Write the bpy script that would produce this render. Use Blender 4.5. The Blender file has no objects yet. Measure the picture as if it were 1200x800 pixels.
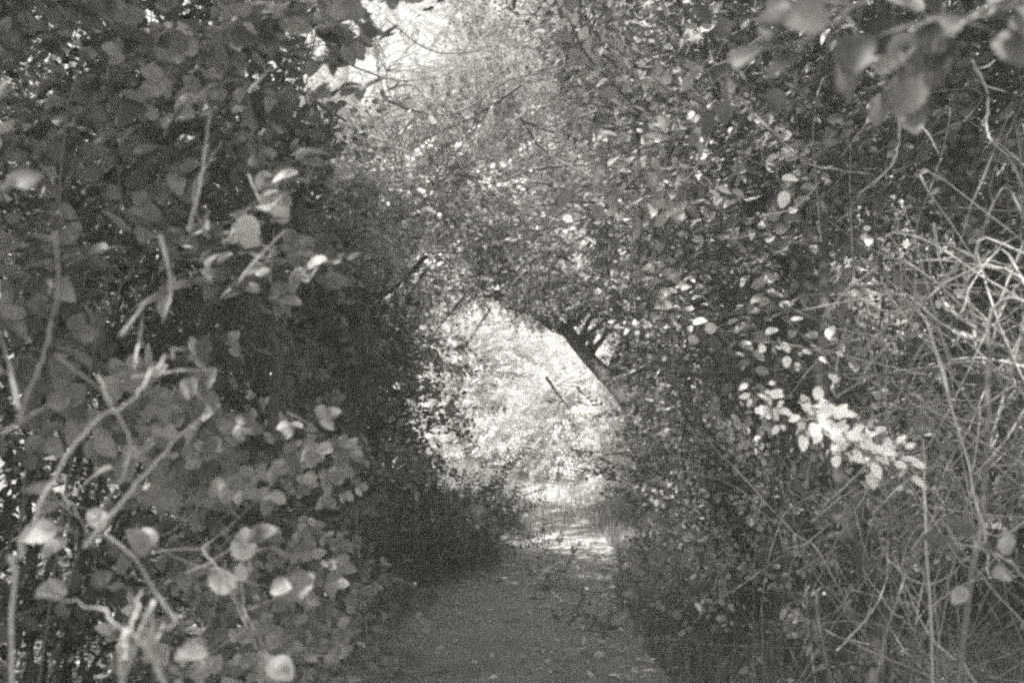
import bpy, math, random
import numpy as np
from mathutils import Vector

SC = bpy.context.scene
COL = SC.collection
R = math.radians
rng = np.random.default_rng(7)

# ------------------------------------------------------------------ camera
CAM = np.array([0.0, 0.0, 1.5])
FPX = 1167.0
PITCH = math.atan(80 / FPX)
cd = bpy.data.cameras.new('camera'); cam = bpy.data.objects.new('camera', cd); COL.objects.link(cam)
cam.location = CAM; cam.rotation_euler = (R(90) + PITCH, 0, 0)
cd.sensor_width = 36; cd.lens = 35.0; cd.clip_start = 0.05; cd.clip_end = 600
cd.dof.use_dof = True; cd.dof.focus_distance = 5.8; cd.dof.aperture_fstop = 3.0
SC.camera = cam

# ------------------------------------------------------------------ world, sun, exposure
SUN_DIR = np.array([-0.52, -0.46, 0.88]); SUN_DIR /= np.linalg.norm(SUN_DIR)
w = bpy.data.worlds.new('World'); SC.world = w; w.use_nodes = True
nt = w.node_tree; nt.nodes.clear()
sky = nt.nodes.new('ShaderNodeTexSky'); sky.sky_type = 'NISHITA'; sky.sun_disc = False
sky.sun_elevation = math.asin(SUN_DIR[2]); sky.sun_rotation = math.atan2(SUN_DIR[0], SUN_DIR[1])
sky.air_density = 1.0; sky.dust_density = 3.0
bw = nt.nodes.new('ShaderNodeRGBToBW')                     # black-and-white film: the sky has no hue
tint = nt.nodes.new('ShaderNodeMix'); tint.data_type = 'RGBA'; tint.blend_type = 'MULTIPLY'
tint.inputs[0].default_value = 1.0; tint.inputs[7].default_value = (1.0, 0.995, 0.965, 1)
bg = nt.nodes.new('ShaderNodeBackground'); bg.inputs[1].default_value = 0.11
wo = nt.nodes.new('ShaderNodeOutputWorld')
nt.links.new(sky.outputs[0], bw.inputs[0]); nt.links.new(bw.outputs[0], tint.inputs[6])
nt.links.new(tint.outputs[2], bg.inputs[0]); nt.links.new(bg.outputs[0], wo.inputs[0])
sl = bpy.data.lights.new('sun', 'SUN'); sl.energy = 4.2; sl.angle = R(0.5); sl.color = (1.0, 0.985, 0.95)
so = bpy.data.objects.new('sun', sl); COL.objects.link(so); so.location = (-6, -2, 12)
so.rotation_euler = Vector(SUN_DIR).to_track_quat('Z', 'Y').to_euler()
SC.view_settings.view_transform = 'Standard'; SC.view_settings.look = 'None'
SC.view_settings.exposure = 2.0; SC.view_settings.gamma = 1.0
SC.view_settings.use_curve_mapping = False
SC.render.engine = 'CYCLES'
SC.cycles.use_denoising = False                            # the grain of the film stays
SC.cycles.filter_width = 2.7
SC.cycles.max_bounces = 8; SC.cycles.diffuse_bounces = 4; SC.cycles.transmission_bounces = 4
SC.cycles.glossy_bounces = 2; SC.cycles.volume_bounces = 1; SC.cycles.sample_clamp_indirect = 6
SC.cycles.use_adaptive_sampling = False

# ------------------------------------------------------------------ helpers
def at(px, py, Y):
    """point at distance Y that the photograph shows at pixel px, py (of 1200 x 800)"""
    dx = (px - 600) / FPX; dz = (400 - py) / FPX
    c, s = math.cos(PITCH), math.sin(PITCH)
    d = np.array([dx, c - s * dz, s + c * dz])
    return CAM + d * (Y / d[1])

def tag(o, label=None, cat=None, group=None, kind=None):
    if label: o['label'] = label
    if cat: o['category'] = cat
    if group: o['group'] = group
    if kind: o['kind'] = kind
    return o

def empty(name, loc):
    o = bpy.data.objects.new(name, None); COL.objects.link(o); o.location = loc
    o.empty_display_size = 0.2
    return o

class Acc:
    """collects vertices and faces and links them as ONE mesh object"""
    def __init__(s): s.V = []; s.F = []; s.n = 0
    def add(s, V, F):
        V = np.asarray(V, np.float32).reshape(-1, 3)
        if len(V) == 0: return
        s.V.append(V); s.F.append(np.asarray(F, np.int32) + s.n); s.n += len(V)
    def build(s, name, m, parent=None, smooth=True, origin=None):
        if not s.V: return None
        V = np.concatenate(s.V)
        if origin is not None: V = V - np.asarray(origin, np.float32)
        me = bpy.data.meshes.new(name)
        tot = [np.full(len(f), f.shape[1], np.int32) for f in s.F]
        tot = np.concatenate(tot); loops = np.concatenate([f.ravel() for f in s.F])
        st = np.concatenate([[0], np.cumsum(tot)[:-1]]).astype(np.int32)
        me.vertices.add(len(V)); me.vertices.foreach_set('co', V.ravel())
        me.loops.add(len(loops)); me.loops.foreach_set('vertex_index', loops.astype(np.int32))
        me.polygons.add(len(tot)); me.polygons.foreach_set('loop_start', st)
        me.polygons.foreach_set('loop_total', tot)
        me.polygons.foreach_set('use_smooth', np.full(len(tot), smooth))
        me.update(calc_edges=True)
        me.materials.append(m)
        o = bpy.data.objects.new(name, me); COL.objects.link(o)
        if parent is not None: o.parent = parent
        elif origin is not None: o.location = origin
        return o

def nrm(v): return v / np.maximum(np.linalg.norm(v, axis=-1, keepdims=True), 1e-9)

def frames(d, up):
    x = nrm(d); y = nrm(np.cross(up, x)); z = np.cross(x, y)
    return np.stack([x, y, z], -1)                        # columns

def inst(V, F, P, M, s):
    """copies of one small shape at P with rotation M and scale s"""
    N = len(P)
    if N == 0: return np.zeros((0, 3)), np.zeros((0, F.shape[1]), int)
    W = np.einsum('nij,vj->nvi', M, V) * s[:, None, None] + P[:, None, :]
    G = F[None] + (np.arange(N) * len(V))[:, None, None]
    return W.reshape(-1, 3), G.reshape(-1, F.shape[1])

def tubes(P, r, k=4):
    """P (N,K,3) centre lines, r (N,K) radii -> k-sided tubes with pointed closed ends"""
    P = np.asarray(P, float); N, K, _ = P.shape
    T = nrm(np.gradient(P, axis=1))
    ref = np.where(np.abs(T[:, :1, 2:3]) > 0.9, [[[1., 0, 0]]], [[[0, 0, 1.]]])
    A = nrm(np.cross(T, np.broadcast_to(ref, T.shape))); B = np.cross(T, A)
    a = np.arange(k) * 2 * math.pi / k
    ring = A[:, :, None] * np.cos(a)[:, None] + B[:, :, None] * np.sin(a)[:, None]
    V = P[:, :, None] + ring * r[:, :, None, None]
    idx = np.arange(N * K * k).reshape(N, K, k)
    q = np.stack([idx[:, :-1], np.roll(idx[:, :-1], -1, 2), np.roll(idx[:, 1:], -1, 2), idx[:, 1:]], -1)
    return V.reshape(-1, 3), q.reshape(-1, 4)

def line(pts, n, wob=0.0, g=None):
    """smooth resampled curve through pts, with a little natural wobble"""
    g = g or rng
    pts = np.asarray(pts, float); m = len(pts)
    t = np.linspace(0, m - 1, n); i = np.clip(t.astype(int), 0, m - 2); f = (t - i)[:, None]
    p0 = pts[np.maximum(i - 1, 0)]; p1 = pts[i]; p2 = pts[i + 1]; p3 = pts[np.minimum(i + 2, m - 1)]
    out = 0.5 * (2 * p1 + (p2 - p0) * f + (2 * p0 - 5 * p1 + 4 * p2 - p3) * f ** 2 + (3 * p1 - p0 - 3 * p2 + p3) * f ** 3)
    if wob:
        w_ = g.normal(0, wob, (n, 3)); w_[0] = 0
        out = out + w_
    return out

# ------------------------------------------------------------------ materials
def N_(nt, t, **k):
    n = nt.nodes.new(t)
    for a, b in k.items(): setattr(n, a, b)
    return n

def grey(v): return (v, v * 0.995, v * 0.965, 1)

def mat_leaf(name, lo, hi, trans=0.35, rough=0.5, spots=0.25):
    m = bpy.data.materials.new(name); m.use_nodes = True; nt = m.node_tree; nt.nodes.clear()
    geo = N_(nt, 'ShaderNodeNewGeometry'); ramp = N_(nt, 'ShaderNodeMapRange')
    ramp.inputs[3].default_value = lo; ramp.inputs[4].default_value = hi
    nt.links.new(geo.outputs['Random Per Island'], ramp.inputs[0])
    tc = N_(nt, 'ShaderNodeTexCoord'); no = N_(nt, 'ShaderNodeTexNoise'); no.inputs['Scale'].default_value = 90
    no.inputs['Detail'].default_value = 3
    nt.links.new(tc.outputs['Object'], no.inputs[0])
    mr = N_(nt, 'ShaderNodeMapRange'); mr.inputs[1].default_value = .3; mr.inputs[2].default_value = .7
    mr.inputs[3].default_value = 1 - spots; mr.inputs[4].default_value = 1 + spots
    nt.links.new(no.outputs[0], mr.inputs[0])
    # big slow patches: older and younger leaves
    no2 = N_(nt, 'ShaderNodeTexNoise'); no2.inputs['Scale'].default_value = 1.7
    nt.links.new(tc.outputs['Object'], no2.inputs[0])
    mr2 = N_(nt, 'ShaderNodeMapRange'); mr2.inputs[1].default_value = .3; mr2.inputs[2].default_value = .7
    mr2.inputs[3].default_value = .7; mr2.inputs[4].default_value = 1.3
    nt.links.new(no2.outputs[0], mr2.inputs[0])
    a = N_(nt, 'ShaderNodeMath', operation='MULTIPLY'); nt.links.new(ramp.outputs[0], a.inputs[0]); nt.links.new(mr.outputs[0], a.inputs[1])
    b = N_(nt, 'ShaderNodeMath', operation='MULTIPLY'); nt.links.new(a.outputs[0], b.inputs[0]); nt.links.new(mr2.outputs[0], b.inputs[1])
    # the underside is paler
    bf = N_(nt, 'ShaderNodeMath', operation='MULTIPLY_ADD'); bf.inputs[1].default_value = .35; bf.inputs[2].default_value = 1.0
    nt.links.new(geo.outputs['Backfacing'], bf.inputs[0])
    c = N_(nt, 'ShaderNodeMath', operation='MULTIPLY'); nt.links.new(b.outputs[0], c.inputs[0]); nt.links.new(bf.outputs[0], c.inputs[1])
    col = N_(nt, 'ShaderNodeCombineColor')
    for i, f in enumerate((1.0, .995, .965)):
        k = N_(nt, 'ShaderNodeMath', operation='MULTIPLY'); k.inputs[1].default_value = f
        nt.links.new(c.outputs[0], k.inputs[0]); nt.links.new(k.outputs[0], col.inputs[i])
    pr = N_(nt, 'ShaderNodeBsdfPrincipled'); pr.inputs['Roughness'].default_value = rough
    pr.inputs['Specular IOR Level'].default_value = .2
    tr = N_(nt, 'ShaderNodeBsdfTranslucent'); mx = N_(nt, 'ShaderNodeMixShader'); mx.inputs[0].default_value = trans
    nt.links.new(col.outputs[0], pr.inputs[0]); nt.links.new(col.outputs[0], tr.inputs[0])
    nt.links.new(pr.outputs[0], mx.inputs[1]); nt.links.new(tr.outputs[0], mx.inputs[2])
    o = N_(nt, 'ShaderNodeOutputMaterial'); nt.links.new(mx.outputs[0], o.inputs[0])
    return m

def mat_solid(name, lo, hi, scale=20, bump=0.4, rough=0.85, stretch=(1, 1, 1), bdist=0.01):
    m = bpy.data.materials.new(name); m.use_nodes = True; nt = m.node_tree
    pr = nt.nodes['Principled BSDF']; pr.inputs['Roughness'].default_value = rough
    pr.inputs['Specular IOR Level'].default_value = .2
    tc = N_(nt, 'ShaderNodeTexCoord'); mp = N_(nt, 'ShaderNodeMapping'); mp.inputs['Scale'].default_value = stretch
    nt.links.new(tc.outputs['Object'], mp.inputs[0])
    no = N_(nt, 'ShaderNodeTexNoise'); no.inputs['Scale'].default_value = scale; no.inputs['Detail'].default_value = 6
    no.inputs['Roughness'].default_value = .65
    nt.links.new(mp.outputs[0], no.inputs[0])
    cr = N_(nt, 'ShaderNodeValToRGB'); cr.color_ramp.elements[0].position = .3; cr.color_ramp.elements[1].position = .7
    cr.color_ramp.elements[0].color = grey(lo); cr.color_ramp.elements[1].color = grey(hi)
    nt.links.new(no.outputs[0], cr.inputs[0]); nt.links.new(cr.outputs[0], pr.inputs[0])
    bu = N_(nt, 'ShaderNodeBump'); bu.inputs['Strength'].default_value = bump; bu.inputs['Distance'].default_value = bdist
    nt.links.new(no.outputs[0], bu.inputs['Height']); nt.links.new(bu.outputs[0], pr.inputs['Normal'])
    return m

def mat_path():
    m = bpy.data.materials.new('trodden_earth'); m.use_nodes = True; nt = m.node_tree
    pr = nt.nodes['Principled BSDF']; pr.inputs['Roughness'].default_value = .95; pr.inputs['Specular IOR Level'].default_value = .1
    tc = N_(nt, 'ShaderNodeTexCoord')
    a = N_(nt, 'ShaderNodeTexNoise'); a.inputs['Scale'].default_value = 3; a.inputs['Detail'].default_value = 8; a.inputs['Roughness'].default_value = .75
    b = N_(nt, 'ShaderNodeTexNoise'); b.inputs['Scale'].default_value = 70; b.inputs['Detail'].default_value = 4
    v = N_(nt, 'ShaderNodeTexVoronoi'); v.inputs['Scale'].default_value = 42
    for n in (a, b, v): nt.links.new(tc.outputs['Object'], n.inputs['Vector'])
    cr = N_(nt, 'ShaderNodeValToRGB'); cr.color_ramp.elements[0].position = .3; cr.color_ramp.elements[1].position = .72
    cr.color_ramp.elements[0].color = grey(.28); cr.color_ramp.elements[1].color = grey(.46)
    nt.links.new(a.outputs[0], cr.inputs[0])
    vr = N_(nt, 'ShaderNodeMapRange'); vr.inputs[1].default_value = .08; vr.inputs[2].default_value = .3
    vr.inputs[3].default_value = 1.6; vr.inputs[4].default_value = .92
    nt.links.new(v.outputs['Distance'], vr.inputs[0])
    br = N_(nt, 'ShaderNodeMapRange'); br.inputs[1].default_value = .3; br.inputs[2].default_value = .7
    br.inputs[3].default_value = .6; br.inputs[4].default_value = 1.4
    nt.links.new(b.outputs[0], br.inputs[0])
    mu = N_(nt, 'ShaderNodeMath', operation='MULTIPLY'); nt.links.new(vr.outputs[0], mu.inputs[0]); nt.links.new(br.outputs[0], mu.inputs[1])
    vm = N_(nt, 'ShaderNodeVectorMath', operation='SCALE'); nt.links.new(cr.outputs[0], vm.inputs[0]); nt.links.new(mu.outputs[0], vm.inputs['Scale'])
    nt.links.new(vm.outputs[0], pr.inputs[0])
    bu = N_(nt, 'ShaderNodeBump'); bu.inputs['Strength'].default_value = .7; bu.inputs['Distance'].default_value = .02
    nt.links.new(mu.outputs[0], bu.inputs['Height']); nt.links.new(bu.outputs[0], pr.inputs['Normal'])
    return m

M = dict(
    bramble=mat_leaf('bramble_leaf', .09, .34, .2, .42),
    hedge=mat_leaf('hedge_leaf', .05, .24, .18, .45),
    dark=mat_leaf('shade_toned_leaf', .03, .15, .15, .42),  # shade inside the hedges put into the leaf colour
    pale=mat_leaf('dapple_toned_leaf', .78, .92, .35, .5, .08),  # sun dapple on the sprigs painted as a near-white leaf colour
    bright=mat_leaf('sunlit_toned_leaf', .44, .66, .5, .7, .1),  # sunlight beyond the arch put into a lighter leaf colour
    fresh=mat_leaf('fresh_leaf', .18, .48, .28, .45, .2),
    soft=mat_leaf('soft_leaf', .24, .40, .35, .5, .15),
    far=mat_leaf('tree_leaf', .12, .28, .42, .6),
    litter=mat_leaf('fallen_leaf', .26, .74, .10, .8, .2),
    grass=mat_leaf('grass_blade', .10, .22, .30, .5),
    bark=mat_solid('bark', .03, .11, 14, .8, .9, (1, 1, .25), .02),
    twig=mat_solid('twig_bark', .05, .13, 30, .3),
    cane=mat_solid('dead_cane', .26, .42, 60, .4, .7, (1, 1, 1), .002),
    stem=mat_solid('grey_stem', .17, .30, 60, .4, .75, (1, 1, 1), .002),
    dull=mat_solid('dull_cane', .09, .18, 60, .4, .75, (1, 1, 1), .002),
    soil=mat_solid('leaf_mould', .10, .23, 6, .9, .95, (1, 1, 1), .03),
    path=mat_path(),
    stone=mat_solid('pebble', .2, .4, 30, .3, .9),
)

# ------------------------------------------------------------------ leaf and shoot shapes
def leaf_shape(width=.62, n=5, fold=.18, droop=.25, shape=.42, serr=0.0):
    """a leaf of length 1 along +x, folded at its midrib, curving down to a pointed tip"""
    t = np.linspace(0, 1, n + 2)
    prof = (t ** shape) * ((1 - t) ** (.7)); prof = prof / prof.max() * width / 2
    V = [[0, 0, 0]]; L = []; Rr = []; Mi = []
    for i in range(1, n + 1):
        x = t[i]; z = -droop * x * x; y = prof[i] * (1 + (serr if i % 2 else -serr))
        Mi.append(len(V)); V.append([x, 0, z])
        L.append(len(V)); V.append([x - .03, y, z + fold * y])
        Rr.append(len(V)); V.append([x - .03, -y, z + fold * y])
    tip = len(V); V.append([1, 0, -droop])
    F = [[0, Mi[0], L[0]], [0, Rr[0], Mi[0]]]
    for i in range(n - 1):
        F += [[Mi[i], Mi[i + 1], L[i + 1]], [Mi[i], L[i + 1], L[i]], [Mi[i], Rr[i], Rr[i + 1]], [Mi[i], Rr[i + 1], Mi[i + 1]]]
    F += [[Mi[-1], tip, L[-1]], [Mi[-1], Rr[-1], tip]]
    return np.array(V, float), np.array(F)

LEAF = {
    'fine': leaf_shape(.74, 11, .22, .22, .58, .09),
    'oval': leaf_shape(.60, 4, .2, .15, .55),
    'mid': leaf_shape(.60, 2, .25, .2, .6),
    'far': (np.array([[0, 0, 0], [.5, .3, .06], [1, 0, -.12], [.5, -.3, .06]]), np.array([[0, 2, 1], [0, 3, 2]])),
}

VAR = {'fine': [LEAF['fine'], leaf_shape(.80, 11, .35, .45, .5, .11), leaf_shape(.64, 11, -.12, .08, .62, .08), leaf_shape(.74, 9, .5, -.15, .56, .10)],
       'oval': [LEAF['oval'], leaf_shape(.52, 4, .4, .35, .6), leaf_shape(.68, 4, .1, -.1, .55)]}

def shoot_lib(res, count, nleaf, leaf, tri=False, spread=1.0, nvar=6, petiole=.15, g=None):
    """shoots of length 1 along +x with alternate leaves; leaf = leaf length relative to the shoot"""
    g = g or rng; out = []
    lv, lf = LEAF[res]
    for _ in range(nvar):
        K = 6; t = np.linspace(0, 1, K)
        P = np.stack([t, .10 * np.sin(t * 3 + g.uniform(0, 6)) * t, -.18 * t ** 2 * g.uniform(.2, 1.6)], 1)
        k = nleaf
        ts = np.linspace(.12, 1, k); pos = np.stack([np.interp(ts, t, P[:, i]) for i in range(3)], 1)
        A = Acc(); twg = Acc()
        side = np.where(np.arange(k) % 2, 1, -1) * 1.0; side[-1] = 0
        for i in range(k):
            az = side[i] * g.uniform(.7, 1.25) * spread; el = g.normal(0, .22)
            d = np.array([math.cos(az), math.sin(az), math.sin(el) * .6])
            d = d / np.linalg.norm(d)
            up = nrm(np.array([g.normal(0, .28), g.normal(0, .28), 1]))
            s = leaf * g.uniform(.65, 1.2) * (1 - .25 * ts[i])
            b = pos[i] + d * petiole * leaf
            if tri:
                b = pos[i] + d * s * .8
                pts = [(0, 1.0, b), (1.15, .85, b - d * s * .1), (-1.15, .85, b - d * s * .1)]
                twg.add(*tubes(line([pos[i], b], 3)[None], np.full((1, 3), .006), 3))
            else: pts = [(0, 1, b)]
            y = nrm(np.cross(up, d)); z = np.cross(d, y)
            for a, ss, bb in pts:
                lv, lf = VAR[res][g.integers(len(VAR[res]))] if res in VAR else LEAF[res]
                dd = d * math.cos(a) + y * math.sin(a)
                zz = nrm(z + g.normal(0, .22, 3))
                Mx = frames(dd[None], zz[None])
                v, f = inst(lv, lf, bb[None], Mx, np.array([s * ss])); A.add(v, f)
        twg.add(*tubes(P[None], np.linspace(.012, .004, K)[None], 3))
        out.append((np.concatenate(A.V), np.concatenate(A.F), np.concatenate(twg.V), np.concatenate(twg.F)))
    return out

LIB = {
    'bramble': shoot_lib('fine', 6, 4, .40, tri=True),
    'oval': shoot_lib('oval', 6, 11, .19),
    'small': shoot_lib('mid', 6, 16, .13),
    'tree': shoot_lib('mid', 6, 15, .15, spread=1.1),
    'far': shoot_lib('far', 6, 22, .12, spread=1.3),
}

def scatter_shoots(fol, twg, lib, P, D, up, size, g, thick=1.0):
    L = LIB[lib]; N = len(P); which = g.integers(0, len(L), N)
    Mx = frames(D, up)
    for k, (lv, lf, tv, tf) in enumerate(L):
        m = which == k
        fol.add(*inst(lv, lf, P[m], Mx[m], size[m]))
        twg.add(*inst(tv, tf, P[m], Mx[m], size[m]))

def sample_blobs(blobs, n, g, shell=.55):
    """points through a few uneven lumps; clumped, denser towards their surface, with gaps"""
    B = np.array([b[:6] for b in blobs], float)
    wts = np.array([b[6] if len(b) > 6 else b[3] * b[4] * b[5] for b in blobs]); wts = wts / wts.sum()
    i = g.choice(len(B), n, p=wts)
    d = nrm(g.normal(size=(n, 3)))
    r = shell + (1 - shell) * g.random(n) ** .7
    ph = g.uniform(0, 6.3, 6)
    lump = 1 + .16 * np.sin(d[:, 0] * 5 + ph[0]) + .14 * np.sin(d[:, 1] * 7 + ph[1]) + .14 * np.sin(d[:, 2] * 6 + ph[2])
    r = r * lump
    P = B[i, :3] + d * r[:, None] * B[i, 3:6]
    out = nrm(d / B[i, 3:6])
    return P, out

def hgt(x, y):
    x = np.asarray(x, float); y = np.asarray(y, float)
    xc = np.interp(y, PY, PX); hw = np.interp(y, PY, PW)
    e = np.clip((np.abs(x - xc) - hw) / .9, 0, 1); e = e * e * (3 - 2 * e)
    h = .26 * e + np.clip(y - 11, 0, 60) * .028
    h = h + .03 * np.sin(x * 2.1 + 1) * np.sin(y * .9) + .03 * np.sin(x * 5.3) * np.sin(y * 4.1 + 2) * e
    return h
PY = [-30, 0, 4, 5.5, 7.5, 9, 10.5, 12, 14, 17, 21, 30, 60]
PX = [0, 0, .02, .03, .08, .42, .60, .66, .62, .50, .2, -1, -8]
PW = [.9, .9, .94, .93, .76, .62, .55, .48, .38, .32, .3, .4, .6]

def sky_gap(P, g):
    """thin places in the canopy at the upper left through which the sky shows"""
    v = P - CAM; y = np.maximum(v[:, 1], .1); c, s = math.cos(PITCH), math.sin(PITCH)
    f = v[:, 1] * c + v[:, 2] * s; f = np.maximum(f, .1)
    px = 600 + FPX * v[:, 0] / f; py = 400 - FPX * (v[:, 2] * c - v[:, 1] * s) / f
    ok = np.ones(len(P), bool)
    for x, y_, r in ((430, 98, 36), (402, 66, 24), (460, 60, 14), (160, 32, 28), (202, 66, 22), (130, 8, 24), (375, 10, 22)):
        ok &= ~((np.hypot(px - x, (py - y_)) < r * g.uniform(.5, 1.25, len(P))) & (v[:, 1] > 1.2) & (g.random(len(P)) < .86))
    return ok

def plant(name, label, cat, base, blobs, n, lib, leafmat, size, hint=(0, 0, 1), group=None, stems=7,
          rad=.02, seed=1, woodmat='twig', shell=.5, jit=.8, wood='stem', leaf='foliage', branches=.5,
          trunk=None, trunk_r=None, outw=.7, keep=None, wob=.02, low=2.0, spray=8):
    g = np.random.default_rng(seed)
    base = np.array([base[0], base[1], float(hgt(base[0], base[1])) - .03]) if len(base) == 2 else np.array(base, float)
    root = empty(name, base); tag(root, label, cat, group)
    fol, wd = Acc(), Acc()
    nc = max(3, n // spray); Pc, oc = sample_blobs(blobs, nc, g, shell)
    ci = np.concatenate([np.arange(nc), g.integers(0, nc, max(0, n - nc))])
    cdir = nrm(oc * outw + g.normal(0, .45, Pc.shape) + [0, 0, .12]); cup = nrm(np.array(hint, float) + g.normal(0, .38 * jit, Pc.shape))
    sm = (size[0] + size[1]) / 2
    P = Pc[ci] + cdir[ci] * g.uniform(-1.0, 1.0, (len(ci), 1)) * sm * 1.5 + nrm(np.cross(cdir, cup))[ci] * g.normal(0, .45, (len(ci), 1)) * sm + cup[ci] * g.normal(0, .14, (len(ci), 1)) * sm
    out = oc[ci]; DD = cdir[ci]; UU = cup[ci]
    m = P[:, 2] > hgt(P[:, 0], P[:, 1]) + .04
    if keep is not None: m &= keep(P)
    m &= sky_gap(P, g)
    P, out, DD, UU = P[m], out[m], DD[m], UU[m]; n = len(P)
    # main stems, or a trunk with limbs, that reach into the lumps
    K = 10; lines = []; rr = []
    tg = P[g.choice(n, min(stems, n), replace=False)]
    if trunk is not None:
        tl = line(trunk, 26, wob, g); tr_ = np.linspace(trunk_r[0], trunk_r[1], 26)
        tr_[:3] *= (1.35, 1.15, 1.05)
        wd.add(*tubes(tl[None], tr_[None] * (1 + .06 * g.normal(size=26)), 9))
        for q in tg:
            d = np.linalg.norm(tl - q, axis=1) + low * np.maximum(tl[:, 2] - q[2], 0) + .3 * (np.arange(26) < 6)
            j = int(np.argmin(d)); s0 = tl[j]
            mid = (s0 + q) / 2 + g.normal(0, .08, 3) * np.linalg.norm(q - s0) + [0, 0, .08 * np.linalg.norm(q - s0)]
            lines.append(line([s0, mid, q], K, .012 * np.linalg.norm(q - s0), g)); rr.append(np.linspace(tr_[j] * .5, rad * .35, K))
    else:
        for q in tg:
            s0 = base + [g.normal(0, .10), g.normal(0, .10), 0]
            mid = s0 * .45 + q * .55 + [g.normal(0, .1), g.normal(0, .1), .18 * (q[2] - s0[2])]
            lines.append(line([s0, mid, q], K, .02, g)); rr.append(np.linspace(rad, rad * .3, K) * g.uniform(.6, 1.2))
    if lines:
        Lz = np.array(lines); wd.add(*tubes(Lz, np.array(rr), 6))
        cand = Lz[:, 2:].reshape(-1, 3)
        cr = np.array(rr)[:, 2:].ravel()
        if trunk is not None: cand = np.vstack([cand, tl[8:]]); cr = np.concatenate([cr, tr_[8:] * .4])
        idx = g.choice(n, int(n * branches), replace=False)
        if len(idx):
            Q = P[idx]; D2 = np.linalg.norm(Q[:, None] - cand[None], axis=2) + .6 * np.maximum(cand[None, :, 2] - Q[:, None, 2], 0)
            j = D2.argmin(1); S = cand[j]; ln = np.linalg.norm(Q - S, axis=1, keepdims=True)
            md = (S + Q) / 2 + g.normal(0, .12, Q.shape) * ln
            t = np.linspace(0, 1, 6)[None, :, None]
            C = S[:, None] * (1 - t) ** 2 + 2 * md[:, None] * t * (1 - t) + Q[:, None] * t ** 2
            C[:, 1:-1] += g.normal(0, .03, (len(idx), 4, 3)) * ln[:, None]
            r0 = np.minimum(cr[j] * .7, .004 + .012 * ln[:, 0])
            wd.add(*tubes(C, r0[:, None] * np.linspace(1, .3, 6)[None], 4))
    D = nrm(DD + g.normal(0, .38, P.shape)); up = nrm(UU + g.normal(0, .2, P.shape))
    scatter_shoots(fol, wd, lib, P, D, up, g.uniform(size[0], size[1], n), g)
    fol.build(leaf, M[leafmat], root, origin=base)
    wd.build(wood, M[woodmat], root, origin=base)
    return root

# ------------------------------------------------------------------ ground and path
def sheet(name, xs, ys, dz, m, rowx=None):
    A = Acc(); nx, ny = len(xs), len(ys)
    if rowx is None: X, Y = np.meshgrid(xs, ys)
    else:
        Y = np.repeat(ys[:, None], nx, 1); c, h_ = rowx
        X = c[:, None] + h_ [:, None] * xs[None, :]
    g = np.random.default_rng(3)
    Z = hgt(X, Y) + dz
    V = np.stack([X, Y, Z], -1).reshape(-1, 3)
    i = np.arange(nx * ny).reshape(ny, nx)
    F = np.stack([i[:-1, :-1], i[:-1, 1:], i[1:, 1:], i[1:, :-1]], -1).reshape(-1, 4)
    A.add(V, F); o = A.build(name, m); tag(o, kind='structure'); return o

xs = np.unique(np.concatenate([np.linspace(-110, -8, 30), np.linspace(-8, 8, 130), np.linspace(8, 110, 30)]))
ys = np.unique(np.concatenate([np.linspace(-60, -4, 12), np.linspace(-4, 26, 260), np.linspace(26, 70, 40), np.linspace(70, 150, 20)]))
sheet('ground', xs, ys, 0, M['soil'])
yp = np.linspace(-4, 58, 560)
g_ = np.random.default_rng(12)
edge = .08 * np.sin(yp * 2.3) + .05 * np.sin(yp * 6.1 + 1) + .03 * g_.normal(size=len(yp))
sheet('path', np.linspace(-1, 1, 24), yp, .012, M['path'], (np.interp(yp, PY, PX), np.interp(yp, PY, PW) + .12 + edge))

# ------------------------------------------------------------------ where the walkers' way stays open
CY = [-3, 1.5, 3, 5, 7, 8.5, 10, 12, 16, 22]
CL = [-.75, -.42, -.62, -.84, -.90, -.82, -.62, -1.1, -.9, -1.4]
CR = [.8, .75, .95, 1.0, 1.05, 1.22, 1.45, 1.45, 1.15, .5]
def clear(P, grow=0.0):
    xl = np.interp(P[:, 1], CY, CL); xr = np.interp(P[:, 1], CY, CR)
    mid, hw = (xl + xr) / 2, (xr - xl) / 2 - grow
    zz = np.clip((P[:, 2] - 1.3) / 1.25, 0, None)
    inside = (np.abs(P[:, 0] - mid) / hw) ** 2 + zz ** 2 * (P[:, 1] < 13) < 1
    return ~inside
def view_free(P):
    """off the line of sight down the path and not in front of the lens"""
    v = P - CAM; near = (np.linalg.norm(v, axis=1) < 1.15)
    wedge = (v[:, 1] > 0) & (v[:, 1] < 9.5) & (v[:, 0] > np.interp(v[:, 1], CY, CL) + .1 - .28 * np.clip(v[:, 2] , 0, 2) * (v[:, 1] > 4)) \
        & (v[:, 0] < np.interp(v[:, 1], CY, CR) - .1) & (v[:, 2] < .47 * v[:, 1] + .15)
    return ~near & ~wedge
_h = np.random.default_rng(99)
def hollow(P): return (P[:, 2] > 1.42 + .1 * np.sin(P[:, 0] * 9)) | (_h.random(len(P)) < .25)   # few leaves low down in the deep shade
both = lambda P: clear(P) & view_free(P)

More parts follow.
